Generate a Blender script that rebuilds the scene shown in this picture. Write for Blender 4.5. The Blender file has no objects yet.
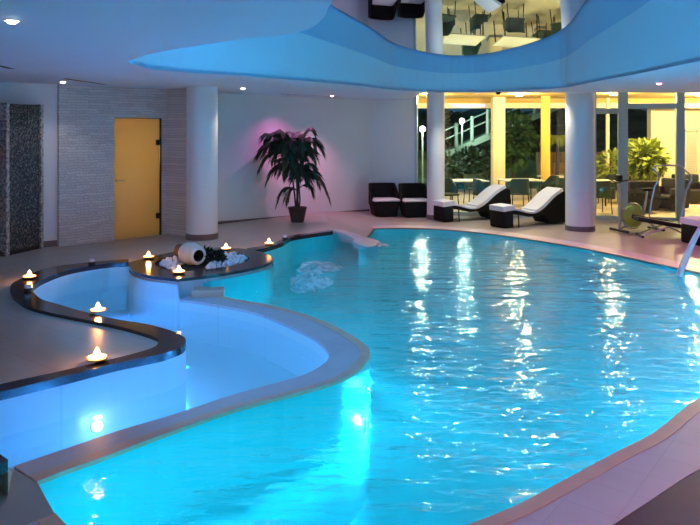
import bpy, bmesh, math, random
from mathutils import Vector, Matrix
from mathutils.geometry import tessellate_polygon
random.seed(7)
SC = bpy.context.scene
COL = SC.collection
F, H, HY = 700.0, 1.95, 130.0
LOW = -0.17          # level of the pool deck on the right; the left deck is 0
ZW, ZL = -0.205, -0.30   # water levels: main pool, left pool
SOF = 2.72           # soffit
PI = math.pi

def P(px, py, z=0.0):
    d = (H - z) * F / (py - HY)
    return ((px - 350) * d / F, d)
def PL(lst, z=0.0): return [P(a, b, z) for a, b in lst]
def W(px, py, d): return ((px - 350) * d / F, d, H - (py - HY) * d / F)

# ------------------------------------------------------------------ materials
def newmat(name):
    m = bpy.data.materials.new(name); m.use_nodes = True
    nt = m.node_tree; nt.nodes.clear()
    out = nt.nodes.new('ShaderNodeOutputMaterial')
    return m, nt, out
def N(nt, t, **k):
    n = nt.nodes.new('ShaderNode' + t)
    for a, v in k.items():
        if a in n.inputs.keys() if isinstance(a, str) else False: n.inputs[a].default_value = v
        else: setattr(n, a, v)
    return n
def pbr(name, col, rough=0.5, metal=0.0, emit=None, es=0.0, noise=0.0, nscale=8.0, bump=0.0, bscale=40.0, spec=0.5, trans=0.0, ior=1.45):
    m, nt, out = newmat(name)
    b = nt.nodes.new('ShaderNodeBsdfPrincipled')
    b.inputs['Base Color'].default_value = (*col, 1)
    b.inputs['Roughness'].default_value = rough
    b.inputs['Metallic'].default_value = metal
    b.inputs['Specular IOR Level'].default_value = spec
    b.inputs['Transmission Weight'].default_value = trans
    b.inputs['IOR'].default_value = ior
    if emit: b.inputs['Emission Color'].default_value = (*emit, 1); b.inputs['Emission Strength'].default_value = es
    tc = nt.nodes.new('ShaderNodeTexCoord')
    if noise:
        n = nt.nodes.new('ShaderNodeTexNoise'); n.inputs['Scale'].default_value = nscale; n.inputs['Detail'].default_value = 5
        nt.links.new(tc.outputs['Object'], n.inputs['Vector'])
        r = nt.nodes.new('ShaderNodeValToRGB')
        r.color_ramp.elements[0].position = .3; r.color_ramp.elements[1].position = .7
        r.color_ramp.elements[0].color = (*[c * (1 - noise) for c in col], 1)
        r.color_ramp.elements[1].color = (*[min(1, c * (1 + noise)) for c in col], 1)
        nt.links.new(n.outputs['Fac'], r.inputs['Fac']); nt.links.new(r.outputs['Color'], b.inputs['Base Color'])
    if bump:
        n2 = nt.nodes.new('ShaderNodeTexNoise'); n2.inputs['Scale'].default_value = bscale
        nt.links.new(tc.outputs['Object'], n2.inputs['Vector'])
        bp = nt.nodes.new('ShaderNodeBump'); bp.inputs['Strength'].default_value = bump; bp.inputs['Distance'].default_value = .02
        nt.links.new(n2.outputs['Fac'], bp.inputs['Height']); nt.links.new(bp.outputs['Normal'], b.inputs['Normal'])
    nt.links.new(b.outputs['BSDF'], out.inputs['Surface'])
    return m
def tiled(name, c1, c2, mortar, w, h, rough, msize=0.004, noise=.12):
    m, nt, out = newmat(name)
    b = nt.nodes.new('ShaderNodeBsdfPrincipled'); b.inputs['Roughness'].default_value = rough
    tc = nt.nodes.new('ShaderNodeTexCoord')
    br = nt.nodes.new('ShaderNodeTexBrick'); br.offset = 0.0
    br.inputs['Scale'].default_value = 1; br.inputs['Brick Width'].default_value = w; br.inputs['Row Height'].default_value = h
    br.inputs['Mortar Size'].default_value = msize; br.inputs['Mortar Smooth'].default_value = .3
    br.inputs['Color1'].default_value = (*c1, 1); br.inputs['Color2'].default_value = (*c2, 1); br.inputs['Mortar'].default_value = (*mortar, 1)
    mp = nt.nodes.new('ShaderNodeMapping'); mp.inputs['Rotation'].default_value = (0, 0, math.radians(38))
    nt.links.new(tc.outputs['Object'], mp.inputs['Vector']); nt.links.new(mp.outputs['Vector'], br.inputs['Vector'])
    n = nt.nodes.new('ShaderNodeTexNoise'); n.inputs['Scale'].default_value = 3.5; n.inputs['Detail'].default_value = 6
    nt.links.new(tc.outputs['Object'], n.inputs['Vector'])
    mx = nt.nodes.new('ShaderNodeMix'); mx.data_type = 'RGBA'; mx.blend_type = 'OVERLAY'; mx.inputs[0].default_value = noise
    nt.links.new(br.outputs['Color'], mx.inputs[6]); nt.links.new(n.outputs['Fac'], mx.inputs[7])
    nt.links.new(mx.outputs[2], b.inputs['Base Color'])
    nt.links.new(b.outputs['BSDF'], out.inputs['Surface'])
    return m
def ledger(name):
    m, nt, out = newmat(name)
    b = nt.nodes.new('ShaderNodeBsdfPrincipled'); b.inputs['Roughness'].default_value = .85
    tc = nt.nodes.new('ShaderNodeTexCoord')
    mp = nt.nodes.new('ShaderNodeMapping'); mp.inputs['Rotation'].default_value = (0, 0, 0)
    # run the courses along the wall: u = x+y along the slanted wall, v = z
    sep = nt.nodes.new('ShaderNodeSeparateXYZ'); nt.links.new(tc.outputs['Object'], sep.inputs[0])
    ad = nt.nodes.new('ShaderNodeMath'); ad.operation = 'ADD'
    nt.links.new(sep.outputs[0], ad.inputs[0]); nt.links.new(sep.outputs[1], ad.inputs[1])
    cb = nt.nodes.new('ShaderNodeCombineXYZ'); nt.links.new(ad.outputs[0], cb.inputs[0]); nt.links.new(sep.outputs[2], cb.inputs[1])
    nz = nt.nodes.new('ShaderNodeTexNoise'); nz.inputs['Scale'].default_value = 5; nt.links.new(cb.outputs[0], nz.inputs['Vector'])
    va = nt.nodes.new('ShaderNodeVectorMath'); va.operation = 'MULTIPLY_ADD'; va.inputs[1].default_value = (.05, .05, 0)
    nt.links.new(nz.outputs['Color'], va.inputs[0]); nt.links.new(cb.outputs[0], va.inputs[2])
    br = nt.nodes.new('ShaderNodeTexBrick'); br.offset = .43; br.squash = .7; br.squash_frequency = 3
    br.inputs['Scale'].default_value = 1; br.inputs['Brick Width'].default_value = .52; br.inputs['Row Height'].default_value = .047
    br.inputs['Mortar Size'].default_value = .004; br.inputs['Mortar Smooth'].default_value = .6
    br.inputs['Color1'].default_value = (.78, .72, .68, 1); br.inputs['Color2'].default_value = (.64, .59, .56, 1); br.inputs['Mortar'].default_value = (.42, .39, .38, 1)
    nt.links.new(va.outputs[0], br.inputs['Vector'])
    n2 = nt.nodes.new('ShaderNodeTexNoise'); n2.inputs['Scale'].default_value = 30; nt.links.new(tc.outputs['Object'], n2.inputs['Vector'])
    bw = nt.nodes.new('ShaderNodeRGBToBW'); nt.links.new(br.outputs['Color'], bw.inputs[0])
    a2 = nt.nodes.new('ShaderNodeMath'); a2.operation = 'MULTIPLY_ADD'; a2.inputs[1].default_value = .35
    nt.links.new(n2.outputs['Fac'], a2.inputs[0]); nt.links.new(bw.outputs[0], a2.inputs[2])
    bp = nt.nodes.new('ShaderNodeBump'); bp.inputs['Strength'].default_value = .9; bp.inputs['Distance'].default_value = .05
    nt.links.new(a2.outputs[0], bp.inputs['Height']); nt.links.new(bp.outputs['Normal'], b.inputs['Normal'])
    nt.links.new(br.outputs['Color'], b.inputs['Base Color']); nt.links.new(b.outputs['BSDF'], out.inputs['Surface'])
    return m
def mosaic(name, stops, size=.03, rough=.3):
    m, nt, out = newmat(name)
    b = nt.nodes.new('ShaderNodeBsdfPrincipled'); b.inputs['Roughness'].default_value = rough
    tc = nt.nodes.new('ShaderNodeTexCoord')
    sn = nt.nodes.new('ShaderNodeVectorMath'); sn.operation = 'SNAP'; sn.inputs[1].default_value = (size,) * 3
    nt.links.new(tc.outputs['Object'], sn.inputs[0])
    wn = nt.nodes.new('ShaderNodeTexWhiteNoise'); nt.links.new(sn.outputs[0], wn.inputs['Vector'])
    r = nt.nodes.new('ShaderNodeValToRGB'); r.color_ramp.interpolation = 'CONSTANT'
    while len(r.color_ramp.elements) < len(stops): r.color_ramp.elements.new(.5)
    for e, (p, c) in zip(r.color_ramp.elements, stops): e.position = p; e.color = (*c, 1)
    nt.links.new(wn.outputs['Value'], r.inputs['Fac']); nt.links.new(r.outputs['Color'], b.inputs['Base Color'])
    nt.links.new(b.outputs['BSDF'], out.inputs['Surface'])
    return m
def water(name, tint, s1, s2, strength, dist, thru=.35):
    m, nt, out = newmat(name)
    b = nt.nodes.new('ShaderNodeBsdfPrincipled')
    b.inputs['Base Color'].default_value = (*tint, 1); b.inputs['Transmission Weight'].default_value = 1
    b.inputs['IOR'].default_value = 1.33; b.inputs['Roughness'].default_value = .03
    tc = nt.nodes.new('ShaderNodeTexCoord')
    a = nt.nodes.new('ShaderNodeTexNoise'); a.inputs['Scale'].default_value = s1; a.inputs['Detail'].default_value = 2
    c = nt.nodes.new('ShaderNodeTexNoise'); c.inputs['Scale'].default_value = s2; c.inputs['Detail'].default_value = 3; c.inputs['Distortion'].default_value = .6
    mp = nt.nodes.new('ShaderNodeMapping'); mp.inputs['Scale'].default_value = (.55, 1.5, 1); nt.links.new(tc.outputs['Object'], mp.inputs['Vector'])
    for n in (a, c): nt.links.new(mp.outputs['Vector'], n.inputs['Vector'])
    ad = nt.nodes.new('ShaderNodeMath'); ad.operation = 'MULTIPLY_ADD'; ad.inputs[1].default_value = .45
    nt.links.new(c.outputs['Fac'], ad.inputs[0]); nt.links.new(a.outputs['Fac'], ad.inputs[2])
    bp = nt.nodes.new('ShaderNodeBump'); bp.inputs['Strength'].default_value = strength; bp.inputs['Distance'].default_value = dist
    nt.links.new(ad.outputs[0], bp.inputs['Height']); nt.links.new(bp.outputs['Normal'], b.inputs['Normal'])
    tr = nt.nodes.new('ShaderNodeBsdfTransparent'); tr.inputs['Color'].default_value = (*[c * .97 for c in tint], 1)
    mx = nt.nodes.new('ShaderNodeMixShader'); mx.inputs[0].default_value = thru
    nt.links.new(b.outputs['BSDF'], mx.inputs[1]); nt.links.new(tr.outputs[0], mx.inputs[2]); nt.links.new(mx.outputs[0], out.inputs['Surface'])
    return m
def foam_mat(name):
    m, nt, out = newmat(name)
    d = nt.nodes.new('ShaderNodeBsdfDiffuse'); d.inputs['Color'].default_value = (.85, .88, .92, 1)
    t = nt.nodes.new('ShaderNodeBsdfTransparent')
    tc = nt.nodes.new('ShaderNodeTexCoord')
    n = nt.nodes.new('ShaderNodeTexNoise'); n.inputs['Scale'].default_value = 9; n.inputs['Detail'].default_value = 6
    nt.links.new(tc.outputs['Object'], n.inputs['Vector'])
    r = nt.nodes.new('ShaderNodeValToRGB'); r.color_ramp.elements[0].position = .32; r.color_ramp.elements[1].position = .6
    nt.links.new(n.outputs['Fac'], r.inputs['Fac'])
    mx = nt.nodes.new('ShaderNodeMixShader')
    mu = nt.nodes.new('ShaderNodeMath'); mu.operation = 'MULTIPLY'; mu.inputs[1].default_value = .65
    nt.links.new(r.outputs['Color'], mu.inputs[0]); nt.links.new(mu.outputs[0], mx.inputs[0])
    nt.links.new(t.outputs[0], mx.inputs[1]); nt.links.new(d.outputs[0], mx.inputs[2]); nt.links.new(mx.outputs[0], out.inputs['Surface'])
    return m
def emis(name, col, s):
    m, nt, out = newmat(name)
    e = nt.nodes.new('ShaderNodeEmission'); e.inputs['Color'].default_value = (*col, 1); e.inputs['Strength'].default_value = s
    nt.links.new(e.outputs[0], out.inputs['Surface']); return m
def pane(name, tint=(.93, .97, .95)):
    m, nt, out = newmat(name)
    t = nt.nodes.new('ShaderNodeBsdfTransparent'); t.inputs['Color'].default_value = (*tint, 1)
    g = nt.nodes.new('ShaderNodeBsdfGlossy'); g.inputs['Roughness'].default_value = .02
    fr = nt.nodes.new('ShaderNodeFresnel'); fr.inputs['IOR'].default_value = 1.45
    mx = nt.nodes.new('ShaderNodeMixShader'); nt.links.new(fr.outputs[0], mx.inputs[0])
    nt.links.new(t.outputs[0], mx.inputs[1]); nt.links.new(g.outputs[0], mx.inputs[2]); nt.links.new(mx.outputs[0], out.inputs['Surface'])
    return m
def translucent(name, col):
    m, nt, out = newmat(name)
    t = nt.nodes.new('ShaderNodeBsdfTranslucent'); t.inputs['Color'].default_value = (*col, 1)
    d = nt.nodes.new('ShaderNodeBsdfPrincipled'); d.inputs['Base Color'].default_value = (*col, 1); d.inputs['Roughness'].default_value = .25
    mx = nt.nodes.new('ShaderNodeMixShader'); mx.inputs[0].default_value = .3
    nt.links.new(t.outputs[0], mx.inputs[1]); nt.links.new(d.outputs[0], mx.inputs[2]); nt.links.new(mx.outputs[0], out.inputs['Surface'])
    return m

M = dict(
 paint=pbr('white paint', (.80, .80, .80), .7), soffit=pbr('ceiling paint with blue light wash', (.62, .73, .88), .65),  # soffit colour carries the blue light wash, painted in
 fascia=pbr('fascia paint', (.72, .78, .82), .6),
 mirror=pbr('mirror ceiling film', (.46, .68, .86), .015, 1.0),
 deck=tiled('stone deck tile', (.42, .36, .32), (.395, .34, .305), (.28, .25, .23), .6, .6, .38),
 coping=tiled('coping tile', (.64, .54, .58), (.62, .52, .56), (.55, .46, .5), .3, .3, .4),
 jet=pbr('aerated water', (.82, .88, .95), .25, trans=.45, ior=1.2),
 plum=pbr('plum deck tile', (.10, .035, .065), .4, noise=.08),
 lip=pbr('coping lip stone', (.80, .46, .34), .4, noise=.06),
 granite=pbr('dark polished granite', (.035, .032, .036), .16, noise=.5, nscale=60),
 basin=tiled('pool mosaic', (.07, .76, .76), (.06, .74, .74), (.10, .77, .77), .12, .12, .3, .003, .05),
 basinl=tiled('white pool tile', (.64, .84, .84), (.63, .83, .83), (.58, .78, .78), .3, .3, .35, .002, .05),
 basinwhite=pbr('white pool plaster', (.78, .78, .82), .4),
 water=water('pool water', (.72, .95, 1.0), 2.0, 5.5, .75, .075, .15), waterl=water('shallow water', (.86, .96, 1.0), 1.5, 6, .12, .02, .8),
 stone=ledger('split face stone'), baseb=pbr('grey skirting tile', (.16, .14, .15), .4),
 mosaic=mosaic('dark mosaic tile', [(0, (.012, .02, .02)), (.35, (.035, .05, .048)), (.6, (.09, .10, .09)), (.85, (.2, .19, .18))], .022),
 mosaice=mosaic('pale mosaic edge', [(0, (.22, .2, .18)), (.3, (.42, .38, .35)), (.7, (.6, .55, .5))]),
 wicker=pbr('black wicker', (.006, .0055, .0055), .55, spec=.25, bump=.6, bscale=90), cushion=pbr('white cushion', (.80, .80, .84), .85, bump=.15, bscale=30),
 steel=pbr('brushed steel', (.62, .63, .65), .28, 1.0), black=pbr('black rubber', (.014, .014, .016), .45), blackm=pbr('black metal', (.02, .02, .022), .35, .4),
 lime=pbr('yellow green plastic', (.42, .45, .06), .35), alu=pbr('pale aluminium frame', (.42, .52, .56), .35, .3),
 glass=pane('window glass'), amber=translucent('amber frosted glass', (.74, .58, .26)),
 leaf=pbr('dark palm leaf', (.018, .045, .022), .5), trunk=pbr('palm trunk', (.07, .05, .035), .8, noise=.3, nscale=20), pot=pbr('dark brown pot', (.06, .035, .03), .5), soil=pbr('soil', (.03, .02, .015), .9),
 pebble=pbr('white pebble', (.82, .80, .84), .5), jar=pbr('cream glazed jar', (.74, .68, .60), .35, noise=.1, nscale=6), jarbrown=pbr('brown glazed jar neck', (.20, .10, .04), .4, noise=.4, nscale=25), hollow=pbr('jar hollow', (.008, .007, .007), .8),
 bush=pbr('very dark leaf', (.012, .025, .018), .55), clay=pbr('terracotta dish', (.22, .09, .045), .5), wax=pbr('glowing candle wax', (.9, .82, .7), .5, emit=(1, .40, .10), es=1.6), flame=emis('flame', (1, .48, .15), 14), votive=pbr('pale votive glass', (.75, .72, .8), .15),  # wax emits orange to imitate the glow of the flame
 lamp=emis('lamp disc', (1, .95, .9), 9), lamppink=emis('pink lamp disc', (1, .25, .5), 9), lampu=emis('underwater lamp lens', (.75, .93, 1), 5), ledblue_added=emis('added blue led', (.04, .42, .95), 62), slot=pbr('dark vent slot', (.03, .03, .04), .6), trimm=pbr('white metal trim', (.75, .75, .78), .4),
 cream=pbr('cream render', (.82, .70, .45), .8), yellow=pbr('ochre render', (.78, .52, .10), .8), ochre=pbr('ochre canopy boards', (.62, .42, .11), .8), beam=pbr('cream beam', (.90, .80, .55), .8), terrace=tiled('terrace paving', (.60, .50, .36), (.56, .46, .33), (.4, .33, .25), .5, .5, .6),
 hill=pbr('planted hillside', (.05, .085, .04), .95, noise=.7, nscale=1.6, bump=.8, bscale=6), brownstone=tiled('garden wall stone', (.34, .20, .09), (.26, .15, .07), (.12, .08, .05), .5, .16, .9, .012), rampc=pbr('pale ramp concrete', (.26, .36, .30), .8), post=pbr('pale post', (.28, .36, .32), .6),
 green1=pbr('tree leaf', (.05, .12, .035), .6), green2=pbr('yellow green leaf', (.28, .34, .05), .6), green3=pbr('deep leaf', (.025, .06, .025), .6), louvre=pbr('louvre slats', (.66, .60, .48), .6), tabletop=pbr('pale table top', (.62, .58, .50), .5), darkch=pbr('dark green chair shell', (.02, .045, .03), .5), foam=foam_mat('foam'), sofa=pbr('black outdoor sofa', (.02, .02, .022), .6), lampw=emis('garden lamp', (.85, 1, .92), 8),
)

# ------------------------------------------------------------------ builders
def link(name, bm, mat, parent=None, smooth=False, recalc=True):
    if recalc: bmesh.ops.recalc_face_normals(bm, faces=bm.faces)
    me = bpy.data.meshes.new(name); bm.to_mesh(me); bm.free()
    me.materials.append(mat)
    if smooth:
        for p in me.polygons: p.use_smooth = True
        try: me.set_sharp_from_angle(angle=math.radians(40))
        except Exception: pass
    o = bpy.data.objects.new(name, me); COL.objects.link(o)
    if parent: o.parent = parent
    return o
def tag(o, label=None, cat=None, group=None, kind=None):
    if label: o['label'] = label
    if cat: o['category'] = cat
    if group: o['group'] = group
    if kind: o['kind'] = kind
    return o
def struct(o): o['kind'] = 'structure'; return o
def thing(name, label, cat, loc=(0, 0, 0), rz=0, group=None):
    o = bpy.data.objects.new(name, None); COL.objects.link(o)
    o.location = loc; o.rotation_euler = (0, 0, rz); o.empty_display_size = .1
    return tag(o, label, cat, group)
def copy_tree(o, parent=None):
    c = o.copy(); COL.objects.link(c)
    if parent: c.parent = parent
    for ch in list(o.children): copy_tree(ch, c)
    return c
def place(proto, used, loc, rz=0, label=None, group=None):
    o = proto if not used[0] else copy_tree(proto)
    used[0] = True
    o.location = loc; o.rotation_euler = (0, 0, rz)
    if label: o['label'] = label
    if group: o['group'] = group
    return o
def B(): return bmesh.new()
def slab(bm, outer, z1, z0, holes=()):
    loops = [list(outer)] + [list(h) for h in holes]
    fz = (lambda v: (lambda x, y: v)) 
    f1 = z1 if callable(z1) else fz(z1); f0 = z0 if callable(z0) else fz(z0)
    tris = tessellate_polygon([[Vector((x, y, 0)) for x, y in l] for l in loops])
    flat = [p for l in loops for p in l]
    T = [bm.verts.new((x, y, f1(x, y))) for x, y in flat]; Bt = [bm.verts.new((x, y, f0(x, y))) for x, y in flat]
    for a, b, c in tris:
        try: bm.faces.new((T[a], T[b], T[c])); bm.faces.new((Bt[c], Bt[b], Bt[a]))
        except ValueError: pass
    k = 0
    for l in loops:
        n = len(l)
        for i in range(n):
            a, b = k + i, k + (i + 1) % n
            try: bm.faces.new((T[a], T[b], Bt[b], Bt[a]))
            except ValueError: pass
        k += n
def sheet(bm, outer, z, holes=()):
    loops = [list(outer)] + [list(h) for h in holes]
    tris = tessellate_polygon([[Vector((x, y, 0)) for x, y in l] for l in loops])
    flat = [p for l in loops for p in l]
    V = [bm.verts.new((x, y, z(x, y) if callable(z) else z)) for x, y in flat]
    for t in tris:
        try: bm.faces.new([V[i] for i in t])
        except ValueError: pass
    for f in bm.faces:
        f.normal_update()
        if f.normal.z < 0: f.normal_flip()
def strip(bm, pts, ztop, zbot, closed=True):
    f = lambda z, x, y: z(x, y) if callable(z) else z
    T = [bm.verts.new((x, y, f(ztop, x, y))) for x, y in pts]; Bt = [bm.verts.new((x, y, f(zbot, x, y))) for x, y in pts]
    n = len(pts)
    for i in range(n if closed else n - 1):
        j = (i + 1) % n
        bm.faces.new((T[i], T[j], Bt[j], Bt[i]))
def band(bm, A, Bp, z):
    f = lambda x, y: z(x, y) if callable(z) else z
    a = [bm.verts.new((x, y, f(x, y))) for x, y in A]; b = [bm.verts.new((x, y, f(x, y))) for x, y in Bp]
    for i in range(len(a) - 1): bm.faces.new((a[i], a[i + 1], b[i + 1], b[i]))
def cr(pts, closed=False, n=6):
    """Catmull-Rom through 2D points"""
    pts = [Vector(p) for p in pts]; L = len(pts); out = []
    for i in range(L if closed else L - 1):
        if closed: p0, p1, p2, p3 = pts[i - 1], pts[i], pts[(i + 1) % L], pts[(i + 2) % L]
        else: p0, p1, p2, p3 = pts[max(i - 1, 0)], pts[i], pts[i + 1], pts[min(i + 2, L - 1)]
        for k in range(n):
            t = k / n
            out.append(tuple(.5 * ((2 * p1) + (p2 - p0) * t + (2 * p0 - 5 * p1 + 4 * p2 - p3) * t * t + (3 * p1 - p0 - 3 * p2 + p3) * t ** 3)))
    if not closed: out.append(tuple(pts[-1]))
    return out
def resample(pts, n):
    ds = [0]
    for a, b in zip(pts, pts[1:]): ds.append(ds[-1] + (Vector(b) - Vector(a)).length)
    out = []; j = 0
    for k in range(n):
        t = ds[-1] * k / (n - 1)
        while j < len(ds) - 2 and ds[j + 1] < t: j += 1
        u = (t - ds[j]) / max(1e-9, ds[j + 1] - ds[j]); u = min(1, max(0, u))
        out.append(tuple(Vector(pts[j]).lerp(Vector(pts[j + 1]), u)))
    return out
def offset(pts, d, closed=False):
    n = len(pts); out = []
    for i in range(n):
        a = Vector(pts[i - 1] if closed or i > 0 else pts[i]); b = Vector(pts[(i + 1) % n] if closed or i < n - 1 else pts[i])
        t = (b - a).normalized(); out.append((pts[i][0] - t.y * d, pts[i][1] + t.x * d))
    return out
def box(bm, x0, x1, y0, y1, z0, z1, bev=0.0, seg=2, mtx=None):
    r = bmesh.ops.create_cube(bm, size=1)
    vs = r['verts']
    bmesh.ops.scale(bm, vec=(x1 - x0, y1 - y0, z1 - z0), verts=vs)
    bmesh.ops.translate(bm, vec=((x0 + x1) / 2, (y0 + y1) / 2, (z0 + z1) / 2), verts=vs)
    if bev:
        es = list({e for v in vs for e in v.link_edges})
        g = bmesh.ops.bevel(bm, geom=es, offset=bev, segments=seg, affect='EDGES', profile=.5)
        vs = list({v for f in g['faces'] for v in f.verts} | {v for v in vs if v.is_valid})
    if mtx: bmesh.ops.transform(bm, matrix=mtx, verts=vs)
    return vs
def tube(bm, pts, r, seg=8, cap=True):
    pts = [Vector(p) for p in pts]; rings = []
    rr = r if isinstance(r, (list, tuple)) else [r] * len(pts)
    up = Vector((0, 0, 1)); prev = None
    for i, p in enumerate(pts):
        t = (pts[min(i + 1, len(pts) - 1)] - pts[max(i - 1, 0)]).normalized()
        ref = prev if prev else (up if abs(t.dot(up)) < .95 else Vector((1, 0, 0)))
        u = (ref - t * ref.dot(t)).normalized(); v = t.cross(u); prev = u
        rings.append([bm.verts.new(p + (u * math.cos(2 * PI * k / seg) + v * math.sin(2 * PI * k / seg)) * rr[i]) for k in range(seg)])
    for a, b in zip(rings, rings[1:]):
        for k in range(seg): bm.faces.new((a[k], a[(k + 1) % seg], b[(k + 1) % seg], b[k]))
    if cap: bm.faces.new(rings[0][::-1]); bm.faces.new(rings[-1])
def lathe(bm, prof, seg=20, mtx=None, cap=True):
    rings = []; vs = []
    for r, z in prof:
        ring = [bm.verts.new((r * math.cos(2 * PI * k / seg), r * math.sin(2 * PI * k / seg), z)) for k in range(seg)]
        rings.append(ring); vs += ring
    for a, b in zip(rings, rings[1:]):
        for k in range(seg): bm.faces.new((a[k], a[(k + 1) % seg], b[(k + 1) % seg], b[k]))
    if cap: bm.faces.new(rings[0][::-1]); bm.faces.new(rings[-1])
    if mtx: bmesh.ops.transform(bm, matrix=mtx, verts=vs)
def prism(bm, prof, y0, y1):
    a = [bm.verts.new((x, y0, z)) for x, z in prof]; b = [bm.verts.new((x, y1, z)) for x, z in prof]
    n = len(prof)
    tris = tessellate_polygon([[Vector((x, z, 0)) for x, z in prof]])
    for t in tris: bm.faces.new([a[i] for i in t]); bm.faces.new([b[i] for i in t][::-1])
    for i in range(n): bm.faces.new((a[i], a[(i + 1) % n], b[(i + 1) % n], b[i]))
def bevelmod(o, w=.02, s=3):
    m = o.modifiers.new('bevel', 'BEVEL'); m.width = w; m.segments = s; m.limit_method = 'ANGLE'; m.angle_limit = math.radians(40)
    return o
def light(name, kind, loc, energy, col, parent=None, **k):
    l = bpy.data.lights.new(name, kind); l.energy = energy; l.color = col
    rot = k.pop('rot', None)
    for a, v in k.items(): setattr(l, a, v)
    o = bpy.data.objects.new(name, l); COL.objects.link(o); o.location = loc
    if rot: o.rotation_euler = rot
    if parent: o.parent = parent
    return o

# ------------------------------------------------------------------ plan of the pools (metres, taken on their own levels)
# shallow pool, water edge along the granite rim of the raised left deck
Lrim = cr(PL([(128.5, 263), (103, 265), (68.6, 271), (44.6, 279.7), (34, 286.6), (32.6, 291.7), (41, 300), (58, 305.4), (79, 311.6), (116.6, 320.5), (144, 325), (168, 331), (181.7, 337), (186, 342), (181.7, 348.3), (164.6, 355), (144, 359.6), (113, 366), (68.6, 377.4), (0, 394)], .02), n=5)
Lrim += cr([Lrim[-1], (-2.95, 5.0), (-3.15, 4.75), (-2.9, 4.5), (-2.45, 4.42), P(8, 462, .02)], n=4)[1:]
Rout = cr(PL([(128.5, 260), (96, 262.5), (51, 268), (24, 278.2), (12, 285), (10.5, 293), (17, 301), (34, 310), (85.7, 321), (120, 328), (147, 335.5), (158, 340)], .02), n=5)
Rout += cr(PL([(158, 342), (151, 350), (92.6, 365.4), (0, 386)], .02), n=4)
Rout += cr([Rout[-1], (-3.1, 5.35), (-3.5, 4.8), (-3.2, 4.3), (-2.6, 4.13), P(-2, 468, .02)], n=4)[1:]
# divider between shallow pool and main pool
Ldiv = cr(PL([(13.7, 466), (68.6, 447.4), (120, 430), (171, 415), (240, 392.6), (300, 376), (321, 365.5), (328.5, 358), (327.5, 351), (315.5, 339), (291.5, 327), (257, 313), (216, 304.6), (180, 299.4)], LOW), n=5)
Mdiv = cr(PL([(37, 482), (68.6, 469.7), (103, 457.7), (171, 432), (240, 408), (320, 387), (350, 375), (365, 362.5), (370, 351), (360, 340.6), (339.4, 328.6), (312, 316.6), (274, 306), (233, 298.5), (200.6, 291)], LOW), n=5)
# island
Iout = PL([(128.4, 265)], .03) + cr(PL([(128.4, 266), (134, 272), (150, 276.4), (177.6, 279.6)], .03), n=4)[1:] + cr(PL([(177.6, 279.6), (205, 276.6), (228, 273.2), (253, 268.4), (268, 264), (273.5, 260.5), (272, 257), (264, 253.5), (253, 250.6), (239, 248.8), (216, 248), (192, 249.6), (170.7, 253), (148, 258), (130, 262.7)], .03), n=4)[1:]
Ihole = cr(PL([(154.7, 265), (163, 269.5), (177.6, 272), (200.4, 270.7), (228, 267), (244, 263), (249.6, 259), (243, 255), (225.6, 252.3), (200, 251.8), (177.6, 254.9), (160, 260)], .03), closed=True, n=4)
# alcove edge (granite) and crescent wall
Alc = cr(PL([(253, 251), (266, 248.2), (281, 243.7), (288, 239.6), (297, 236.6), (333, 231.5)], .02), n=5)
AlcO = cr(PL([(247, 248.6), (264, 246.0), (277, 242.2), (284, 238.4), (295, 235.2), (333, 230.3)], .02), n=5)
def crz(x, y):   # crescent and ramp fall towards the right
    t = min(1, max(0, (x + .30) / .62)); return .02 + t * (-.19)
Cin = cr([(-.29, 13.42), (-.06, 13.35), (.08, 13.14), (.06, 12.86), (.16, 12.62)], n=5)
Cout = cr([(-.32, 13.62), (-.06, 13.9), (.33, 13.78), (.56, 13.3), (.40, 12.75), (.16, 12.62)], n=5)
Mback = cr([(.40, 13.95), P(371, 229.5, LOW)], n=2) + cr(PL([(371, 229), (400, 228.3), (440, 229.5), (490, 234), (560, 244.5), (620, 256), (680, 269), (700, 273)], LOW) + [(5.65, 9.3), (5.6, 8.2), (4.9, 7.15), (3.7, 6.3)] + PL([(700, 398.6), (654, 434), (620, 451.4), (560, 484), (500, 514.3)], LOW) + [(.15, 3.5), (-.6, 3.35), (-1.25, 3.45)], n=5)[1:] + [(-1.62, 3.85)]
Isl_r = [p for p in Iout if p[0] > -1.96 and p[1] < 11.3 or p[0] > -1.6]
# order: right side of island from front to back
i0 = min(range(len(Iout)), key=lambda i: (Vector(Iout[i]) - Vector(Mdiv[-1])).length)
i1 = min(range(len(Iout)), key=lambda i: (Vector(Iout[i]) - Vector(Alc[0])).length)
Isl_r = [(x, y) for x, y in Iout[i0 + 1:i1]]
iF = min(range(len(Iout)), key=lambda i: (Vector(Iout[i]) - Vector(P(177.6, 279.6, .03))).length)
Isl_l = Iout[:iF + 1]
Cpool = [p for p in Cout[:-1] if p[1] < 13.75 and p[0] > .1][::-1]
MAIN = Mdiv + Isl_r + Alc + Cin[1:] + [p for p in Cout[::-1] if p[1] < 13.72 and p[0] > .2] + Mback
LEFT = Lrim + Ldiv + Isl_l[::-1]
def dedupe(l):
    o = []
    for p in l:
        if not o or (Vector(p) - Vector(o[-1])).length > .004: o.append(p)
    if (Vector(o[0]) - Vector(o[-1])).length < .004: o.pop()
    return o
MAIN = dedupe(MAIN); LEFT = dedupe(LEFT)

def topz(x, y):   # top of the basin walls
    if y > 9.6 and x < -.25: return -.04
    if y > 9.0 and x < -1.2: return -.04
    if x < -.2 and y > 12: return -.04
    return LOW - .025
# room corner points
K = (.49, 17.9); G1 = (10.0, 15.55); WL0 = (-4.89, 11.8)
wd = Vector((3.23, 3.4)).normalized()
WB0 = (-3.85, 13.33)   # hidden start of the back wall behind the stone pier
FARL = (-9.0, 8.6)

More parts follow.
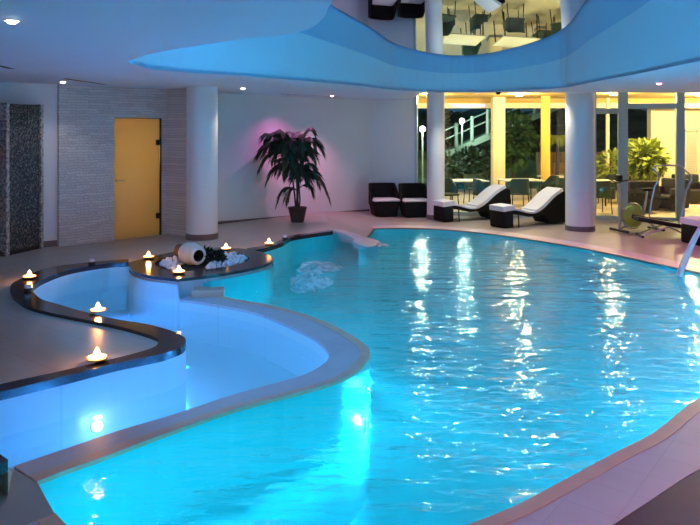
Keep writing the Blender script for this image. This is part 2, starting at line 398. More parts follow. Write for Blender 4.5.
# ------------------------------------------------------------------ floors
bm = B()
Q = Alc[-1]; W1 = (-.62, 16.73); R = (.36, 14.05); W2 = (.9, 17.8)
D1 = Rout[:-1][::-1]          # from lower left round the tongue to the island
D1 = [(-3.2, 4.15), ] + [p for p in Rout[::-1] if True]
D1 = D1 + Iout[-2:i1 + 1:-1] + AlcO[1:] + [Q, W1, WB0, (-3.2, 13.3), (-4.0, 12.55), WL0, FARL, (-9.0, 4.15)]
D1 = dedupe(D1)
slab(bm, D1, 0.0, -.12)
struct(link('floor', bm, M['deck']))
bm = B()
def rampz(x, y):
    a = Vector((Q[0], Q[1])); 
    t0 = Q[0] + (W1[0] - Q[0]) * (y - Q[1]) / (W1[1] - Q[1]); t1 = R[0] + (W2[0] - R[0]) * (y - R[1]) / (W2[1] - R[1])
    return LOW * min(1, max(0, (x - t0) / (t1 - t0)))
slab(bm, [Q, (-.06, 13.75), (.30, 13.7), R, W2, K, W1], rampz, -.3)
struct(link('ramp_floor', bm, M['deck']))
bm = B()
D3 = [R] + [p for p in Mback[2:]] + [Mdiv[0], P(10, 467, LOW), (-2.6, 4.14), (-9, 4.14), (-9, -3), (10, -3), G1, W2]
slab(bm, dedupe(D3), LOW, LOW - .025)
struct(link('floor_lower', bm, M['deck']))

# ------------------------------------------------------------------ pool shells
bm = B(); strip(bm, MAIN, topz, -1.45); sheet(bm, MAIN, -1.45)
struct(link('pool_basin', bm, M['basin'], recalc=False))
bm = B()
def topl(x, y): 
    return LOW - .03 if any((Vector((x, y)) - Vector(p)).length < .003 for p in Ldiv) else -.03
strip(bm, LEFT, topl, -.66); sheet(bm, LEFT, -.66)
struct(link('shallow_pool_basin', bm, M['basinl'], recalc=False))
bm = B(); sheet(bm, MAIN, ZW); o = link('pool_water', bm, M['water'], recalc=False)
tag(o, 'glowing turquoise rippled water filling the large curved main pool', 'water', kind='stuff')
bm = B(); sheet(bm, LEFT, ZL); o = link('shallow_pool_water', bm, M['waterl'], recalc=False)
tag(o, 'calm pale blue water in the S shaped shallow pool along the granite rim', 'water', kind='stuff')

# divider wall: pale coping with stone lip towards the main pool
n = 90
A = resample(Ldiv, n); Bm = resample(Mdiv, n)
t = thing('pool_divider', 'curved pale stone divider between shallow left pool and main pool', 'pool wall')
lipin = []
for a, b in zip(A, Bm):
    v = Vector(a) - Vector(b); lipin.append(tuple(Vector(b) + v.normalized() * min(.10, v.length * .35)))
bm = B(); slab(bm, A + lipin[::-1], LOW, LOW - .03); link('coping', bm, M['coping'], t)
bm = B(); slab(bm, lipin + Bm[::-1], LOW + .004, LOW - .025); link('lip', bm, M['lip'], t)
c = P(208, 290, -.10)
bm = B(); box(bm, -.20, .20, -.12, .12, -.2, -.085, .02); bmesh.ops.transform(bm, matrix=Matrix.Translation((c[0], c[1] + .02, 0)) @ Matrix.Rotation(.1, 4, 'Z'), verts=bm.verts); link('step', bm, M['lip'], t)

# coping of the main pool along the right and far side
bm = B(); C0 = Mback[3:]; C0 = resample(C0, 160)
sgn = 1
C1 = offset(C0, .10 * sgn); C2 = offset(C0, .44 * sgn)
t = thing('pool_coping', 'pale lilac tile coping with peach stone lip around the main pool', 'pool edge')
bm = B(); slab(bm, C0 + C1[::-1], LOW + .012, LOW - .0); link('lip', bm, M['lip'], t)
bm = B(); slab(bm, C1 + C2[::-1], LOW + .008, LOW - .02); link('tile_band', bm, M['coping'], t)
bm = B(); CP = [p for p in C0 if p[0] > .3 and p[1] < 7.4]; slab(bm, offset(CP, .44) + offset(CP, 2.6)[::-1], LOW + .005, LOW - .02); struct(link('floor_border', bm, M['plum']))
# short straight coping at near left corner
p0, p1 = Vector(Mback[-1]), Vector(Mdiv[0])
# granite rim of the raised deck
bm = B(); slab(bm, dedupe(offset(Lrim, .0) + Rout[::-1]), .035, -.03)
tag(link('stone_edging', bm, M['granite']), 'dark polished granite rim winding along the left deck edge', 'pool edge')
bm = B(); slab(bm, dedupe(Alc + AlcO[::-1]), .03, -.04)
tag(link('stone_edging', bm, M['granite']), 'dark granite edge behind the small alcove left of the potted palm', 'pool edge')
bm = B(); slab(bm, dedupe(Cin + Cout[::-1]), crz, -1.0)
tag(link('crescent_wall', bm, M['coping'], smooth=False), 'pale crescent shaped wall end enclosing the bubbling alcove', 'pool wall')
# raised step end at near left: face of the raised deck
# island
t = thing('island_planter', 'pointed oval white island with dark granite top in the pool', 'planter')
bm = B(); slab(bm, offset(Iout, .03, True), -.005, -1.0, ); link('wall', bm, M['basinwhite'], t)
bm = B(); slab(bm, Iout, .04, .0, [Ihole]); link('granite_top', bm, M['granite'], t)
bm = B(); sheet(bm, Ihole, .003); link('gravel_bed', bm, M['hollow'], t, recalc=False)

# ------------------------------------------------------------------ room shell
def wallseg(name, a, b, z0, z1, mat, thick=.12, side=1):
    a, b = Vector(a), Vector(b); tt = (b - a).normalized(); nn = Vector((-tt.y, tt.x)) * thick * side
    bm = B(); slab(bm, [tuple(a), tuple(b), tuple(b + nn), tuple(a + nn)], z1, z0)
    return struct(link(name, bm, mat))
TOP = 3.0
wallseg('wall_back', WB0, K, -.2, TOP, M['paint'], .2)
gd = (Vector(G1) - Vector(K)).normalized(); gn = Vector((-gd.y, gd.x))
def G(s, off=0): v = Vector(K) + gd * s + gn * off; return (v.x, v.y)
def gs(px):   # arc position on the glazing line under image column px
    k = (px - 350) / F; # X = k*d
    # K.x+gd.x s = k (K.y+gd.y s)
    return (k * K[1] - K[0]) / (gd.x - k * gd.y)
s_col = gs(416)
wallseg('wall_far', K, G(s_col), -.3, TOP, M['paint'], .2)
wallseg('wall_left', FARL, WL0, -.1, TOP, M['paint'], .2)
wallseg('wall_side', (-9, -3), FARL, -.3, TOP, M['paint'], .2)
wallseg('wall_near', (10, -3), (-9, -3), -.3, TOP, M['paint'], .2)
wallseg('wall_right', G1, (10, -3), -.3, TOP, M['paint'], .2)
# skirting
def base(name, a, b, z=.0, h=.1): return wallseg(name, a, b, z, z + h, M['baseb'], .015, -1)
bm = B()
a, b = Vector(WB0), Vector(K); tt = (b - a).normalized(); nn = Vector((tt.y, -tt.x)) * .018
pts = [tuple(a), tuple(b), tuple(b + nn), tuple(a + nn)]
fl = lambda x, y: LOW * min(1, max(0, (x + .62) / 1.1))
slab(bm, pts, lambda x, y: fl(x, y) + .10, lambda x, y: fl(x, y)); struct(link('baseboard_back', bm, M['baseb']))
base('baseboard_left', (-7.5, 9.69), (-4.93, 11.77), 0, .10)
# stone clad pier with the sauna door
sA, sB = Vector((-4.89, 11.74)), Vector((-3.43, 13.10)); sd = (sB - sA).normalized(); sn = Vector((-sd.y, sd.x))
SL = (sB - sA).length
def S(u, off=0): v = sA + sd * u + sn * off; return (v.x, v.y)
def su(px):
    k = (px - 350) / F; return (k * sA.y - sA.x) / (sd.x - k * sd.y)
u0, u1 = su(113.5), su(161.5)
DT = 2.17
bm = B()
for (a, b, z0, z1) in ((0, u0, 0, 2.75), (u1, SL, 0, 2.75), (u0, u1, DT, 2.75)):
    slab(bm, [S(a, -.03), S(b, -.03), S(b, .22), S(a, .22)], z1, z0)
struct(link('wall_stone', bm, M['stone']))
bm = B(); pB = Vector(S(SL, -.03)); pC = Vector((-2.98, 12.78)); nn = Vector((.19, .19))
slab(bm, [tuple(pB), tuple(pC), tuple(pC + nn), tuple(pB + nn)], 2.75, 0); struct(link('wall_stone_return', bm, M['stone']))
# little warm room behind the door
bm = B()
slab(bm, [S(u0 - .2, 1.5), S(u1 + .3, 1.5), S(u1 + .3, 1.6), S(u0 - .2, 1.6)], 2.6, 0)
slab(bm, [S(u0 - .3, .22), S(u0 - .2, .22), S(u0 - .2, 1.6), S(u0 - .3, 1.6)], 2.6, 0)
slab(bm, [S(u1 + .3, .22), S(u1 + .4, .22), S(u1 + .4, 1.6), S(u1 + .3, 1.6)], 2.6, 0)
slab(bm, [S(u0 - .3, .22), S(u1 + .4, .22), S(u1 + .4, 1.6), S(u0 - .3, 1.6)], 2.65, 2.6)
slab(bm, [S(u0 - .3, .2), S(u1 + .4, .2), S(u1 + .4, 1.6), S(u0 - .3, 1.6)], 0, -.05)
struct(link('wall_sauna', bm, M['cream']))
v = S((u0 + u1) / 2, 1.0); light('sauna_lamp', 'POINT', (v[0], v[1], 1.5), 6.0, (1, .86, .56), shadow_soft_size=.25)
# the door itself
door = bpy.data.objects.new('door_1', None); COL.objects.link(door); struct(door)
tag(door, 'amber frosted glass door set in the pale stone wall', 'door'); 
bm = B(); slab(bm, [S(u0 + .015, .03), S(u1 - .03, .03), S(u1 - .03, .042), S(u0 + .015, .042)], DT - .012, .012); link('glass_leaf', bm, M['amber'], door)
bm = B()
for (a, b, z0, z1) in ((u0, u0 + .012, 0, DT), (u1 - .022, u1, 0, DT), (u0, u1, DT - .01, DT + .006)):
    slab(bm, [S(a, .0), S(b, .0), S(b, .08), S(a, .08)], z1, z0)
link('frame', bm, M['blackm'], door)
for z in (.36, 1.72):
    bm = B(); slab(bm, [S(u1 - .10, .015), S(u1 - .01, .015), S(u1 - .01, .055), S(u1 - .10, .055)], z + .05, z - .05); link('hinge', bm, M['blackm'], door)
bm = B()
hp = [S(u0 + .05, .03), S(u0 + .05, -.03), S(u0 + .2, -.03)]
tube(bm, [(hp[0][0], hp[0][1], 1.05), (hp[1][0], hp[1][1], 1.05), (hp[2][0], hp[2][1], 1.05)], .011); link('handle', bm, M['steel'], door)

# mosaic shower partitions
def partition(a, b, label, h=2.36):
    a, b = Vector(a), Vector(b); tt = (b - a).normalized(); nn = Vector((tt.y, -tt.x))
    t = thing('shower_partition', label, 'partition')
    th = .10
    bm = B(); slab(bm, [tuple(a + tt * .02), tuple(b - tt * .02), tuple(b - tt * .02 - nn * th), tuple(a + tt * .02 - nn * th)], h, .06); link('mosaic_panel', bm, M['mosaic'], t)
    for q in (a, b - tt * .06):
        bm = B(); slab(bm, [tuple(q + nn * .03), tuple(q + tt * .06 + nn * .03), tuple(q + tt * .06 - nn * (th + .01)), tuple(q - nn * (th + .01))], h + .01, 0); link('edge_post', bm, M['mosaice'], t)
    bm = B(); slab(bm, [tuple(a), tuple(b), tuple(b - nn * th), tuple(a - nn * th)], .06, 0); link('plinth', bm, M['black'], t)
    return t
partition(P(5, 256.5), P(42, 248), 'dark mosaic shower partition with pale edge posts beside the blue painted wall')
partition((-5.72, 10.2), (-5.52, 10.72), 'dark mosaic shower partition cut by the left edge of the photo')

# ceiling with the curved opening
def V2(px, py): d = (SOF - H) * F / (HY - py); return ((px - 350) * d / F, d)
VO = cr([V2(150, 68.5), V2(131, 63.5), V2(129, 61), V2(145, 55.5), V2(170, 50), V2(230, 41), V2(280, 35.5), V2(308, 29), V2(324, 17), V2(331, 4), (.1, 3.4), (1.0, 2.6), (2.6, 2.5), (3.8, 3.6), (4.05, 5.6), V2(700, 61), V2(637, 74), V2(590, 82.5), V2(560, 88), V2(500, 91.3), V2(450, 92), V2(400, 90.3), V2(368, 87), V2(300, 80.5), V2(240, 76), V2(185, 72.3)], closed=True, n=6)
room = [(-9.2, -3.2), (10.2, -3.2), (10.2, 14.4), (1.5, 14.4), (1.5, 17.75), (K[0], K[1] + .1), (-4.2, 13.6), (-5.4, 12.0), (-9.2, 8.9)]
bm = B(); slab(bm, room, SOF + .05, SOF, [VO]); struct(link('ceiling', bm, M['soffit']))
HI = 2.96
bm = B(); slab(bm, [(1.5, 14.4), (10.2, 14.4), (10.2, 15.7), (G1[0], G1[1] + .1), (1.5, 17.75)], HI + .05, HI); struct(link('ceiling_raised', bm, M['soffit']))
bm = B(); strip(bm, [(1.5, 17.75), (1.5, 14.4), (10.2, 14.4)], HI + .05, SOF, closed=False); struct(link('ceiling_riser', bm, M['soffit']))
ZM, TILT = 3.10, 0.11
mz = lambda x, y: ZM + TILT * (14.2 - y)
bm = B(); strip(bm, VO, mz, SOF - .0); struct(link('ceiling_fascia', bm, M['fascia']))
bm = B(); sheet(bm, offset(VO, -.05, True), mz)
o = link('mirror_ceiling', bm, M['mirror'], recalc=False); struct(o)

# blue LED strip added out of sight in the opening, for a blue wash
NS = [p for p in VO if (5.3 < p[1] < 7.9 and p[0] < .3)]
NS.sort(key=lambda p: p[1])
NSr = [tuple(Vector(p) + Vector((.07, .05))) for p in NS]
t = thing('added_led_strip', 'added blue light strip hidden on the near inside edge of the curved ceiling opening', 'light strip')
bm = B(); tube(bm, [(x, y, 2.98) for x, y in NSr], .014, 6); link('diffuser', bm, M['ledblue_added'], t, True)
bm = B(); tube(bm, [(x - .03, y - .03, 2.98) for x, y in NSr], .02, 6); link('channel', bm, M['trimm'], t, True)
# ------------------------------------------------------------------ columns
def column(px0, px1, d, z0, label, r=None, top=2.72):
    cx = ((px0 + px1) / 2 - 350) * d / F; r = r or (px1 - px0) * d / F / 2
    t = thing('round_column', label, 'column', (cx, d, z0))
    bm = B(); lathe(bm, [(r, .0), (r, top - z0)], 40, cap=False); link('shaft', bm, M['paint'], t, True)
    bm = B(); lathe(bm, [(r + .012, 0), (r + .012, .10), (r + .002, .105)], 40, cap=False); link('base_band', bm, M['baseb'], t, True)
    return t
column(186.5, 217.5, 12.6, 0, 'thick white round column in front of the stone wall')
column(566, 594, 14.85, LOW, 'thick white round column right of the loungers, glowing pink and blue', top=2.96)
column(427, 444.5, 16.75, LOW, 'slimmer white round column between the armchairs and the first lounger', top=2.96)

# ------------------------------------------------------------------ ceiling fittings
def downlight(px, py, dmax, label, col, e, r=.04, pink=False, spot=110):
    x, d = V2(px, py)
    if dmax: x, d = (px - 350) * dmax / F, dmax
    t = thing('downlight', label, 'ceiling light', (x, d, SOF - .004))
    bm = B(); lathe(bm, [(r + .012, -.004), (r + .016, .0), (r + .016, .004), (r, .004), (r, -.002)], 20, cap=False); ring_ = link('trim_ring', bm, M['trimm'], t, True)
    bm = B(); lathe(bm, [(r * .98, -.006), (r * .6, -.02), (.001, -.024)], 20, cap=False); link('lens', bm, M['lamppink'] if pink else M['lamp'], ring_, True)
    light('spot_lamp', 'SPOT', (0, 0, -.04), e, col, t, spot_size=math.radians(spot), spot_blend=.6, shadow_soft_size=.04)
    return t
WARM = (1, .82, .68)
downlight(12, 20, 0, 'white ceiling downlight nearest the camera at upper left', WARM, 9)
downlight(63, 81.5, 0, 'white ceiling downlight in front of the stone wall beside a dark slot', WARM, 5)
downlight(243, 88, 0, 'white ceiling downlight right of the thick left column', WARM, 16)
downlight(332, 97.5, 15.6, 'pink ceiling downlight near the back wall above the palm', (1, .35, .55), 40, pink=True)
downlight(659, 83, 0, 'pink ceiling downlight above the exercise machines', (1, .10, .36), 60, pink=True, spot=130)
def added_lamp(x, d, label, col, e, spot=130):  # downlights added out of view to tint the right deck pink
    return downlight(350 + x * F / d, 0, d, label, col, e, pink=True, spot=spot)
for (x_, d_, lb) in ((2.6, 15.6, 'added unseen warm white downlight above the first lounger'), (4.1, 15.0, 'added unseen warm white downlight above the second lounger')):
    q_ = downlight(350 + x_ * F / d_, 0, d_, lb, (1, .88, .70), 42); q_.location.z = 2.956  # both downlights added out of view to brighten the lounger cushions
added_lamp(5.6, 7.4, 'added pink ceiling downlight beyond the right edge of the photo', (1, .14, .42), 90)
added_lamp(3.6, 1.5, 'added unseen violet ceiling downlight above the near right deck', (1, .34, .42), 170)
def slotvent(a, b, label):
    a, b = Vector(a), Vector(b); L = (b - a).length
    t = thing('slot_vent', label, 'vent', ((a.x + b.x) / 2, (a.y + b.y) / 2, SOF), math.atan2(b.y - a.y, b.x - a.x))
    bm = B(); box(bm, -L / 2, L / 2, -.05, .05, -.004, .004); link('slot', bm, M['slot'], t)
    bm = B()
    for s in (-1, 1): box(bm, -L / 2, L / 2, s * .055 - .006, s * .055 + .006, -.006, .004)
    link('frame', bm, M['trimm'], t)
    return t
slotvent(V2(66, 78.5), V2(107, 84.5), 'dark ceiling slot vent in front of the stone wall')
slotvent((-4.0, 6.6), V2(12, 68.5), 'dark ceiling slot vent at the left edge of the photo')
sv = slotvent((-1.45, 14.9), (-.25, 16.1), 'dark ceiling slot vent along the back wall above the palm')
light('added_slot_lamp', 'SPOT', (-.55, 0, -.03), 26, (.9, .25, .75), sv, spot_size=math.radians(120), spot_blend=1, shadow_soft_size=.03)  # pink spot added in the vent to tint the back wall
x, d = V2(501, 91.4)
t = thing('ceiling_sensor', 'tiny dark ceiling sensor on the soffit between the two far columns', 'sensor', (x, d + .25, SOF))
bm = B(); lathe(bm, [(.05, 0), (.05, -.03), (.035, -.05)], 16); link('housing', bm, M['blackm'], t, True)

# ------------------------------------------------------------------ glazing
def win(name, s0, s1, label=None, transom=None, doorlike=False):
    w = bpy.data.objects.new(name, None); COL.objects.link(w); struct(w)
    bm = B(); slab(bm, [G(s0, .05), G(s1, .05), G(s1, .062), G(s0, .062)], HI, LOW); link('pane', bm, M['glass'], w)
    bm = B(); slab(bm, [G(s0, .0), G(s1, .0), G(s1, .09), G(s0, .09)], LOW + .09, LOW); link('bottom_rail', bm, M['alu'], w)
    if transom:
        bm = B(); slab(bm, [G(s0, -.01), G(s1, -.01), G(s1, .09), G(s0, .09)], transom + .12, transom); link('transom', bm, M['alu'], w)
    return w
def mull(s, w=.2, mat=None, name='trim_1'):
    bm = B(); slab(bm, [G(s - w / 2, -.04), G(s + w / 2, -.04), G(s + w / 2, .13), G(s - w / 2, .13)], HI, LOW); return struct(link(name, bm, mat or M['alu']))
win('window_1', s_col, gs(594))
win('window_2', gs(594), gs(623), transom=2.33)
win('window_3', gs(623), gs(680), transom=2.45)
win('window_4', gs(680), (Vector(G1) - Vector(K)).length)
mull(s_col, .06, name='trim_1'); mull(gs(623), .21, name='trim_2'); mull(gs(680.5), .17, name='trim_3'); mull(gs(594), .1, name='trim_4')

# ------------------------------------------------------------------ sun loungers
lo = thing('sun_lounger', 'x', 'sun lounger', group='black wicker sun loungers')
up = [(0.0, .36), (.28, .38), (.42, .36), (.70, .29), (.92, .29), (1.15, .40), (1.45, .62), (1.70, .74)]
upc = cr(up, n=5)
bm = B(); box(bm, 0, .28, -.25, .25, 0, .37, .045, 3); link('foot_block', bm, M['wicker'], lo, True)
low = [(1.80, .70), (1.84, .4), (1.80, .03), (1.30, .03), (1.24, .12), (1.12, .24), (.92, .22), (.70, .215), (.42, .28), (.26, .30)]
bm = B(); prism(bm, [p for p in upc if p[0] >= .26] + low, -.25, .25); bevelmod(link('body', bm, M['wicker'], lo), .02)
# cushions follow the curve
def cush(x0, x1, th, nose=False):
    cpts = [p for p in upc if x0 <= p[0] <= x1]
    top = []
    for i, p in enumerate(cpts):
        a = Vector(cpts[max(0, i - 1)]); b = Vector(cpts[min(len(cpts) - 1, i + 1)]); t_ = (b - a).normalized(); top.append((p[0] - t_.y * th, p[1] + t_.x * th))
    bm = B(); prism(bm, cpts + top[::-1], -.245, .245); return bm
bm = cush(-.01, .33, .11)
o = link('foot_cushion', bm, M['cushion'], lo); bevelmod(o, .035, 3)
bevelmod(link('seat_cushion', cush(.30, .98, .035), M['cushion'], lo), .012)
bevelmod(link('back_cushion', cush(.90, 1.71, .075), M['cushion'], lo), .03)
for s in (-1, 1):
    bm = B(); tube(bm, [(.40, s * .24, .30), (.42, s * .24, 0)], .014); link('leg', bm, M['blackm'], lo)
used = [False]
for (px, py, ang, lab) in ((439, 222.4, 22, 'black wicker lounger with white cushions right of the slimmer column'), (498, 228.3, 27, 'black wicker lounger with white cushions in front of the thick right column'), (693, 245.5, 12, 'black wicker lounger with pink lit cushion cut by the right edge')):
    X, d = P(px, py, LOW); place(lo, used, (X, d + .15, LOW), math.radians(ang), lab)

# ------------------------------------------------------------------ wicker armchairs
ac = thing('wicker_armchair', 'x', 'armchair', group='black wicker armchairs')
bm = B()
vs = box(bm, -.33, .33, -.30, .30, 0, .39, .05, 3)
for v in bm.verts:
    k = .80 + .20 * min(1, (v.co.z / .3)); v.co.x *= k; v.co.y *= k
link('base', bm, M['wicker'], ac, True)
bm = B(); box(bm, -.33, .33, -.33, .24, .39, .44, .02, 3); link('seat_cushion', bm, M['cushion'], ac, True)
bm = B()
arc = [(-.36, -.12), (-.36, .1), (-.33, .24), (-.24, .32), (0, .345), (.24, .32), (.33, .24), (.36, .1), (.36, -.12)]
o_ = cr(arc, n=4); i_ = [(x * .87, y * .87 if y > 0 else y) for x, y in o_]
def backtop(x, y): return .56 + .24 * min(1, max(0, (y + .02) / .26))
slab(bm, o_ + i_[::-1], backtop, .30)
link('backrest', bm, M['wicker'], ac)
used = [False]
for (px, py, rz, lab) in ((384.3, 216.8, 12, 'black wicker armchair in the corner by the back wall'), (414.6, 217.4, 9, 'black wicker armchair beside the slimmer round column')):
    X, d = P(px, py, LOW); place(ac, used, (X, d + .13, LOW), math.radians(rz), lab)

# ------------------------------------------------------------------ potted palm
def frond(bm, base, az, L, rise, droop, width, nleaf=16, leafL=.3):
    pts = []
    for k in range(13):
        t = k / 12
        r = L * t * (1 - .12 * t); z = rise * math.sin(min(1, t * 1.15) * PI / 2) - droop * t ** 2.4
        pts.append(Vector(base) + Vector((math.cos(az) * r, math.sin(az) * r, z)))
    tube(bm, pts, [.012 * (1 - .75 * k / 12) for k in range(13)], 5)
    for k in range(nleaf * 2):
        t = .22 + .78 * (k // 2) / nleaf; s = 1 if k % 2 else -1
        i = min(11, int(t * 12)); u = t * 12 - i; p = pts[i].lerp(pts[min(12, i + 1)], u)
        tg = (pts[min(12, i + 1)] - pts[i]).normalized(); side = tg.cross(Vector((0, 0, 1))); side = side.normalized() if side.length > .01 else Vector((1, 0, 0))
        ll = leafL * (1.1 - .6 * abs(t - .5) * 1.6) * random.uniform(.85, 1.15)
        dirv = (side * s * .75 + tg * .75 + Vector((0, 0, -.12))).normalized()
        e = p + dirv * ll + Vector((0, 0, -ll * .42)); mid = p + dirv * ll * .5 + Vector((0, 0, -ll * .08))
        w = tg * width
        a, b, c, d_, f_ = [bm.verts.new(q) for q in (p, mid + w, mid - w, e, mid + Vector((0, 0, .008)))]
        bm.faces.new((a, b, f_)); bm.faces.new((a, f_, c)); bm.faces.new((b, d_, f_)); bm.faces.new((f_, d_, c))
X, d = P(297, 222.6, 0)
palm = thing('potted_palm', 'tall dark kentia palm in a brown pot against the back wall', 'plant', (X, d + .12, 0))
bm = B(); lathe(bm, [(.13, 0), (.185, .27), (.195, .27), (.195, .30), (.165, .30), (.155, .24)], 24); pot_ = link('pot', bm, M['pot'], palm, True)
bm = B(); lathe(bm, [(.001, .262), (.165, .258)], 20, cap=False); link('soil', bm, M['soil'], pot_)
for (dx, dy, hh, r) in ((0, 0, 1.35, .026), (-.06, .03, 1.1, .02), (.05, .04, .85, .018), (.03, -.05, .6, .016)):
    bm = B(); tube(bm, [(dx * .5, dy * .5, .25), (dx, dy, .5 * hh), (dx * 1.4 - .05, dy * 1.3, hh)], [r, r * .9, r * .7], 8); link('trunk', bm, M['trunk'], palm, True)
fr = [(-.06, 1.30, PI * .98, .74, .52, .42, .34), (-.06, 1.32, PI * .9, .55, .60, .22, .3), (-.05, 1.32, PI * 1.2, .66, .46, .55, .3), (-.05, 1.34, PI * .55, .5, .62, .3, .3), (-.05, 1.34, .15, .66, .50, .38, .3), (-.05, 1.32, -.35, .55, .52, .30, .3), (-.05, 1.3, PI * 1.45, .5, .56, .35, .3), (-.05, 1.34, PI * 1.0, .42, .58, .12, .28), (-.04, 1.34, .0, .40, .62, .12, .28),
      (-.1, 1.02, PI * 1.05, .6, .26, .42, .3), (-.1, 1.02, PI * 1.3, .4, .3, .35, .28), (.0, 1.0, .3, .45, .3, .3, .26),
      (.05, .80, .02, .70, .32, .66, .32), (.05, .82, -.3, .52, .38, .45, .28), (.0, .62, PI * 1.02, .48, .2, .42, .26), (.03, .58, PI * 1.2, .38, .25, .40, .24), (.02, .66, -.1, .36, .2, .3, .22), (-.03, .95, PI * 1.5, .35, .3, .35, .26), (-.02, 1.15, PI * 1.45, .35, .3, .3, .28), (0, 1.2, PI * 1.7, .35, .3, .25, .28)]
rp_ = random.Random(5)
for k in range(14): fr.append((-.12 + rp_.uniform(-.05, .08), 1.25 + rp_.uniform(-.1, .12), k * 2 * PI / 14 + rp_.uniform(-.2, .2), rp_.uniform(.38, .72), rp_.uniform(.38, .6), rp_.uniform(.2, .45), .32))
for k in range(7): fr.append((-.05, 1.0 + rp_.uniform(-.15, .1), k * 2 * PI / 7 + .3, rp_.uniform(.3, .48), rp_.uniform(.25, .4), rp_.uniform(.25, .4), .28))
fr += [(-.1, 1.34, PI * .99, .84, .42, .40, .34), (-.1, 1.3, PI * 1.06, .78, .3, .5, .34)]
for (bx, bz, az, L, ri, dr, ll) in fr:
    bm = B(); frond(bm, (bx, 0, bz), az, L, ri, dr, .03, 22, ll); link('frond', bm, M['leaf'], palm, recalc=False)

palm.scale = (1.04, 1.04, 1.05)
# ------------------------------------------------------------------ island contents
def inside(p, poly):
    x, y = p; c = False; n = len(poly)
    for i in range(n):
        (x1, y1), (x2, y2) = poly[i], poly[i - 1]
        if (y1 > y) != (y2 > y) and x < (x2 - x1) * (y - y1) / (y2 - y1) + x1: c = not c
    return c
pm = B(); bmesh.ops.create_icosphere(pm, subdivisions=2, radius=1)
for v in pm.verts: v.co *= 1 + .14 * math.sin(v.co.x * 3 + 1) * math.cos(v.co.y * 4)
proto = link('white_pebble', pm, M['pebble'], smooth=True)
first = True; placed = []
Ishr = [tuple(Vector(p) * .9 + Vector((-2.06, 10.3)) * .1) for p in Ihole]
for (xr, yr, nmax, lab, grp) in (((-2.0, -1.42), (9.7, 11.2), 95, 'small white pebble heaped in the right end of the island bed', 'pebbles right of the jar'), ((-2.75, -2.42), (9.6, 10.6), 40, 'small white pebble lying in the left end of the island bed', 'pebbles left of the jar')):
    cnt = tries = 0
    while cnt < nmax and tries < 4000:
        tries += 1; x = random.uniform(*xr); y = random.uniform(*yr)
        if not inside((x, y), Ishr): continue
        r = random.uniform(.03, .045)
        if any((x - a) ** 2 + (y - b) ** 2 < (1.75 * .037) ** 2 for a, b in placed): continue
        placed.append((x, y))
        o = proto if first else proto.copy()
        if not first: COL.objects.link(o)
        first = False
        o.location = (x, y, .003 + r * .68 + (random.uniform(.0, .012) if cnt % 3 == 0 else 0)); o.scale = (r, r * random.uniform(.8, 1), r * .72); o.rotation_euler = (0, 0, random.uniform(0, 6))
        tag(o, lab, 'pebble', grp); cnt += 1
# second layer pebbles kept out: one layer reads as the white gravel
jx, jd = P(194, 266, .003)
jar = thing('toppled_jar', 'cream ceramic jar lying on its side on the island with dark open mouth', 'jar', (jx, jd + .12, .003))
ax = Vector((-.72, .68, .04)).normalized()   # from mouth to base
q = Vector((0, 0, 1)).rotation_difference(ax).to_matrix().to_4x4()
mt = Matrix.Translation((.07, -.14, .15)) @ q
bm = B(); lathe(bm, [(.085, 0), (.125, .0), (.135, .02), (.115, .05), (.15, .12), (.165, .2), (.155, .28), (.12, .34)], 28, mt, cap=False); link('body', bm, M['jar'], jar, True)
bm = B(); lathe(bm, [(.085, 0), (.08, .04), (.10, .12), (.10, .25), (.001, .27)], 24, mt, cap=False); link('hollow', bm, M['hollow'], jar, True)
bm = B(); lathe(bm, [(.12, .335), (.125, .36), (.09, .42), (.10, .47), (.10, .49), (.001, .49)], 24, mt, cap=False); link('foot', bm, M['jarbrown'], jar, True)
def leafball(bm, c, rad, n, size, flat=.7, seed=1, droop=.3):
    rnd = random.Random(seed)
    for _ in range(n):
        u = Vector((rnd.gauss(0, 1), rnd.gauss(0, 1), rnd.gauss(0, 1))).normalized(); r = rad * (rnd.random() ** .35)
        p = Vector(c) + Vector((u.x * r, u.y * r, u.z * r * flat))
        dv = (u + Vector((rnd.uniform(-.6, .6), rnd.uniform(-.6, .6), rnd.uniform(-.6, .4) - droop))).normalized(); sd_ = dv.cross(Vector((rnd.uniform(-1, 1), rnd.uniform(-1, 1), 1))).normalized()
        l = size * rnd.uniform(.7, 1.3); w = l * .28
        a, b, c2, e = [bm.verts.new(k) for k in (p, p + dv * l * .5 + sd_ * w, p + dv * l * .5 - sd_ * w, p + dv * l)]
        bm.faces.new((a, b, e)); bm.faces.new((a, e, c2))
x, d = P(212, 263, .0)
t = thing('low_dark_plant', 'low black green leafy plant spilling beside the toppled jar', 'plant', (x, d, .003))
bm = B(); leafball(bm, (0, 0, .07), .16, 380, .09, .5, 3); leafball(bm, (.1, -.1, .04), .11, 160, .08, .4, 4); leafball(bm, (-.08, .02, .1), .13, 200, .08, .7, 5)
for v in bm.verts: v.co.z = max(v.co.z, .004)
link('foliage', bm, M['bush'], t, recalc=False)
bm = B()
for k in range(5): tube(bm, [(0, 0, 0), (.05 * math.cos(k * 1.3), .05 * math.sin(k * 1.3), .1)], .006, 5)
link('stem', bm, M['trunk'], t)

